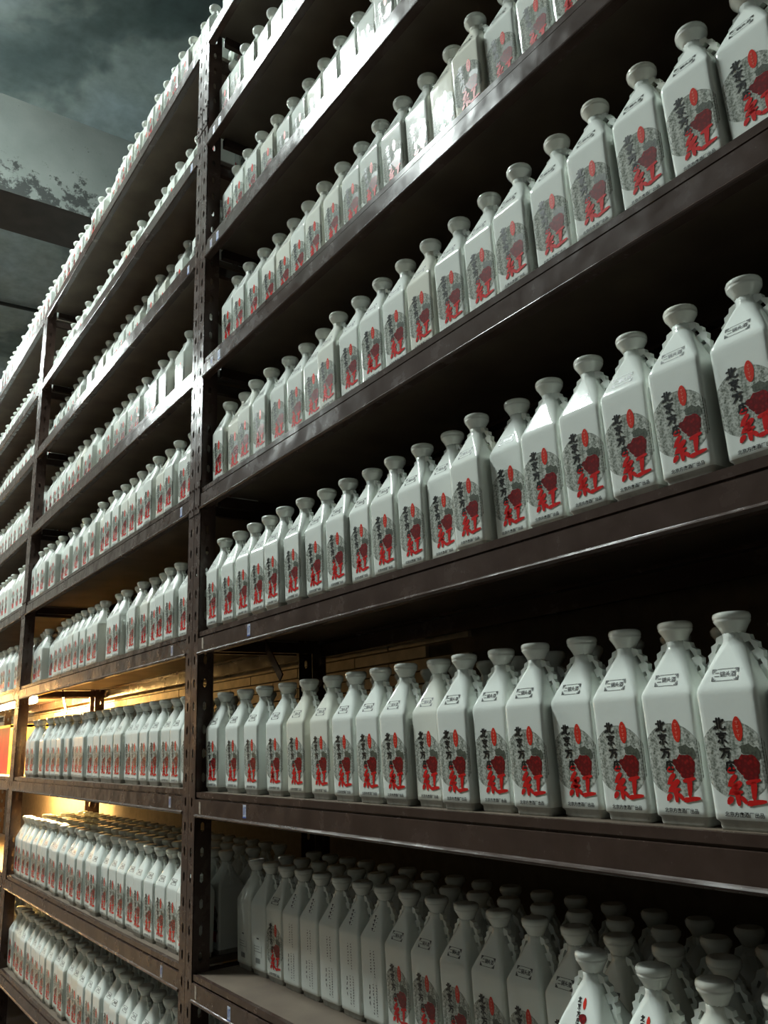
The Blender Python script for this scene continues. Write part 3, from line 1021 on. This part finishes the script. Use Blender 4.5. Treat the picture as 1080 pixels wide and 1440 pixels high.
# ------------------------------------------------------------------ choose the 300 that show largest
def apparent(bt):
    cs = [(bt['x'] + a, bt['y'] + c, bt['z'] + h) for a in (-.04, .04) for c in (-.04, .04) for h in (0, .26)]
    pr = [project(c) for c in cs]
    if any(q is None for q in pr):
        return 0, 0
    x0, x1 = min(q[0] for q in pr), max(q[0] for q in pr)
    y0, y1 = min(q[1] for q in pr), max(q[1] for q in pr)
    wv = max(0, min(x1, W_PX) - max(x0, 0))
    hv = max(0, min(y1, H_PX) - max(y0, 0))
    face = abs(project((bt['x'] + .04, bt['y'] - .04, bt['z'] + .1))[0] - project((bt['x'] - .04, bt['y'] - .04, bt['z'] + .1))[0])
    return wv * hv, face
for bt in BOT:
    a, w = apparent(bt)
    vis = 1.0
    if bt['row'] > 0:
        vis = 0.0
        if bt['tier'] <= 1:
            vis = 0.12
    if bt['bay'] == 'F' and bt['tier'] <= 2:
        vis = 0.0
    bt['area'], bt['face'] = a * vis, w
order = sorted(range(len(BOT)), key=lambda i: -BOT[i]['area'])
chosen = [i for i in order[:300] if BOT[i]['area'] > 12]
chosen_set = set(chosen)

ORD = ['first', 'second', 'third', 'fourth', 'fifth', 'sixth', 'seventh', 'eighth', 'ninth', 'tenth', 'eleventh', 'twelfth', 'thirteenth', 'fourteenth', 'fifteenth',
       'sixteenth', 'seventeenth', 'eighteenth', 'nineteenth', 'twentieth', 'twenty-first', 'twenty-second', 'twenty-third', 'twenty-fourth', 'twenty-fifth', 'twenty-sixth']
BAYW = {'R': 'lampless bay', 'L': 'golden-lit bay', 'F': 'bay of the yellow lamp'}
def shelf_word(bt):
    d = 8 - bt['tier']
    return 'top shelf' if d == 0 else ORD[d] + ' shelf down'
def label_of(bt):
    o = ORD[bt['order']]
    sh, bay = shelf_word(bt), BAYW[bt['bay']]
    post = 'the lamp-side post' if bt['bay'] == 'F' else 'the central double post'
    if bt['variant'] == 'back':
        return f"white bottle showing its plain back, {o} from {post}, {sh}"
    if bt['variant'] == 'text':
        return f"white bottle showing columns of small text, {o} from {post}, {sh}"
    if bt['variant'] == 'mini':
        return f"white bottle with small shoulder print ahead of its row, {o} one, {sh}"
    if bt['row'] > 0:
        return f"white bottle, {o} from {post}, {ORD[bt['row']]} row back, {sh}, {bay}"
    if bt['bay'] == 'R' and bt['tier'] == 1:
        return f"white bottle standing back, {o} from {post}, {sh}, {bay}"
    return f"white red-flower bottle, {o} from {post}, {sh}, {bay}"
def group_of(bt):
    return f"white porcelain bottles on the {shelf_word(bt)} of the {BAYW[bt['bay']]}"
PARTS_FRONT = [('medallion', 'medallion'), ('shoulder_print', 'shoulder'), ('maker_line', 'maker')]
SUB = [('peony', 'peony'), ('leaves', 'leaves'), ('red_character', 'red'), ('lettering', 'letters'), ('seal', 'seal')]
for i in chosen:
    bt = BOT[i]
    loc = (bt['x'], bt['y'], bt['z'])
    if bt['face'] < 12.5 or bt['row'] > 0:
        o = obj('porcelain_bottle', SMALL, None, loc)
        o.rotation_euler = (0, 0, bt['rz'])
        tag(o, label_of(bt), 'bottle', group_of(bt))
        continue
    t = empty('porcelain_bottle', loc, bt['rz'])
    tag(t, label_of(bt), 'bottle', group_of(bt))
    obj('body', D['body'], t)
    obj('stopper', D['stopper'], t)
    obj('handle', D['handle_l'], t)
    obj('handle', D['handle_r'], t)
    if bt['variant'] == 'front':
        med = obj('medallion', D['medallion'], t)
        for nm, key in SUB:
            obj(nm, D[key], med)
        obj('shoulder_print', D['shoulder'], t)
        obj('maker_line', D['maker'], t)
    elif bt['variant'] == 'text':
        tag(obj('text_columns', D['sidetext'], t), kind='stuff')
    elif bt['variant'] == 'back':
        obj('bar_panel', D['back'], t)
    else:
        obj('small_print', D['mini'], t)

# the rest of the bottles, too many and too small or hidden to count: one mass
rest = [BOT[i] for i in range(len(BOT)) if i not in chosen_set]
LV = np.array(LIGHT.v)
nv = len(LV)
V = np.empty((len(rest) * nv, 3))
for j, bt in enumerate(rest):
    c, s = math.cos(bt['rz']), math.sin(bt['rz'])
    V[j * nv:(j + 1) * nv, 0] = LV[:, 0] * c - LV[:, 1] * s + bt['x']
    V[j * nv:(j + 1) * nv, 1] = LV[:, 0] * s + LV[:, 1] * c + bt['y']
    V[j * nv:(j + 1) * nv, 2] = LV[:, 2] + bt['z']
lens = np.array([len(q) for q in LIGHT.f])
loops = np.concatenate([np.array(q) for q in LIGHT.f])
nl, nf, nr = len(loops), len(lens), len(rest)
me = bpy.data.meshes.new('bottle_mass')
me.vertices.add(len(V))
me.vertices.foreach_set('co', V.ravel())
me.loops.add(nl * nr)
me.loops.foreach_set('vertex_index', (loops[None, :] + (np.arange(nr) * nv)[:, None]).ravel().astype(np.int32))
me.polygons.add(nf * nr)
starts = np.concatenate([[0], np.cumsum(lens)[:-1]])
me.polygons.foreach_set('loop_start', (starts[None, :] + (np.arange(nr) * nl)[:, None]).ravel().astype(np.int32))
me.polygons.foreach_set('material_index', np.tile(np.array(LIGHT.m, dtype=np.int32), nr))
me.polygons.foreach_set('use_smooth', np.tile(np.array(LIGHT.s, dtype=bool), nr))
for k in ALLM:
    me.materials.append(M[k])
me.update(calc_edges=True)
me.validate()
mass = obj('bottle_mass', me)
tag(mass, 'more white porcelain bottles packed deep on the shelves behind the front rows', 'bottles', kind='stuff')
print('bottles', len(BOT), 'individual', len(chosen), 'mass', nr, 'tris', nf * nr, 'bricks', nb)
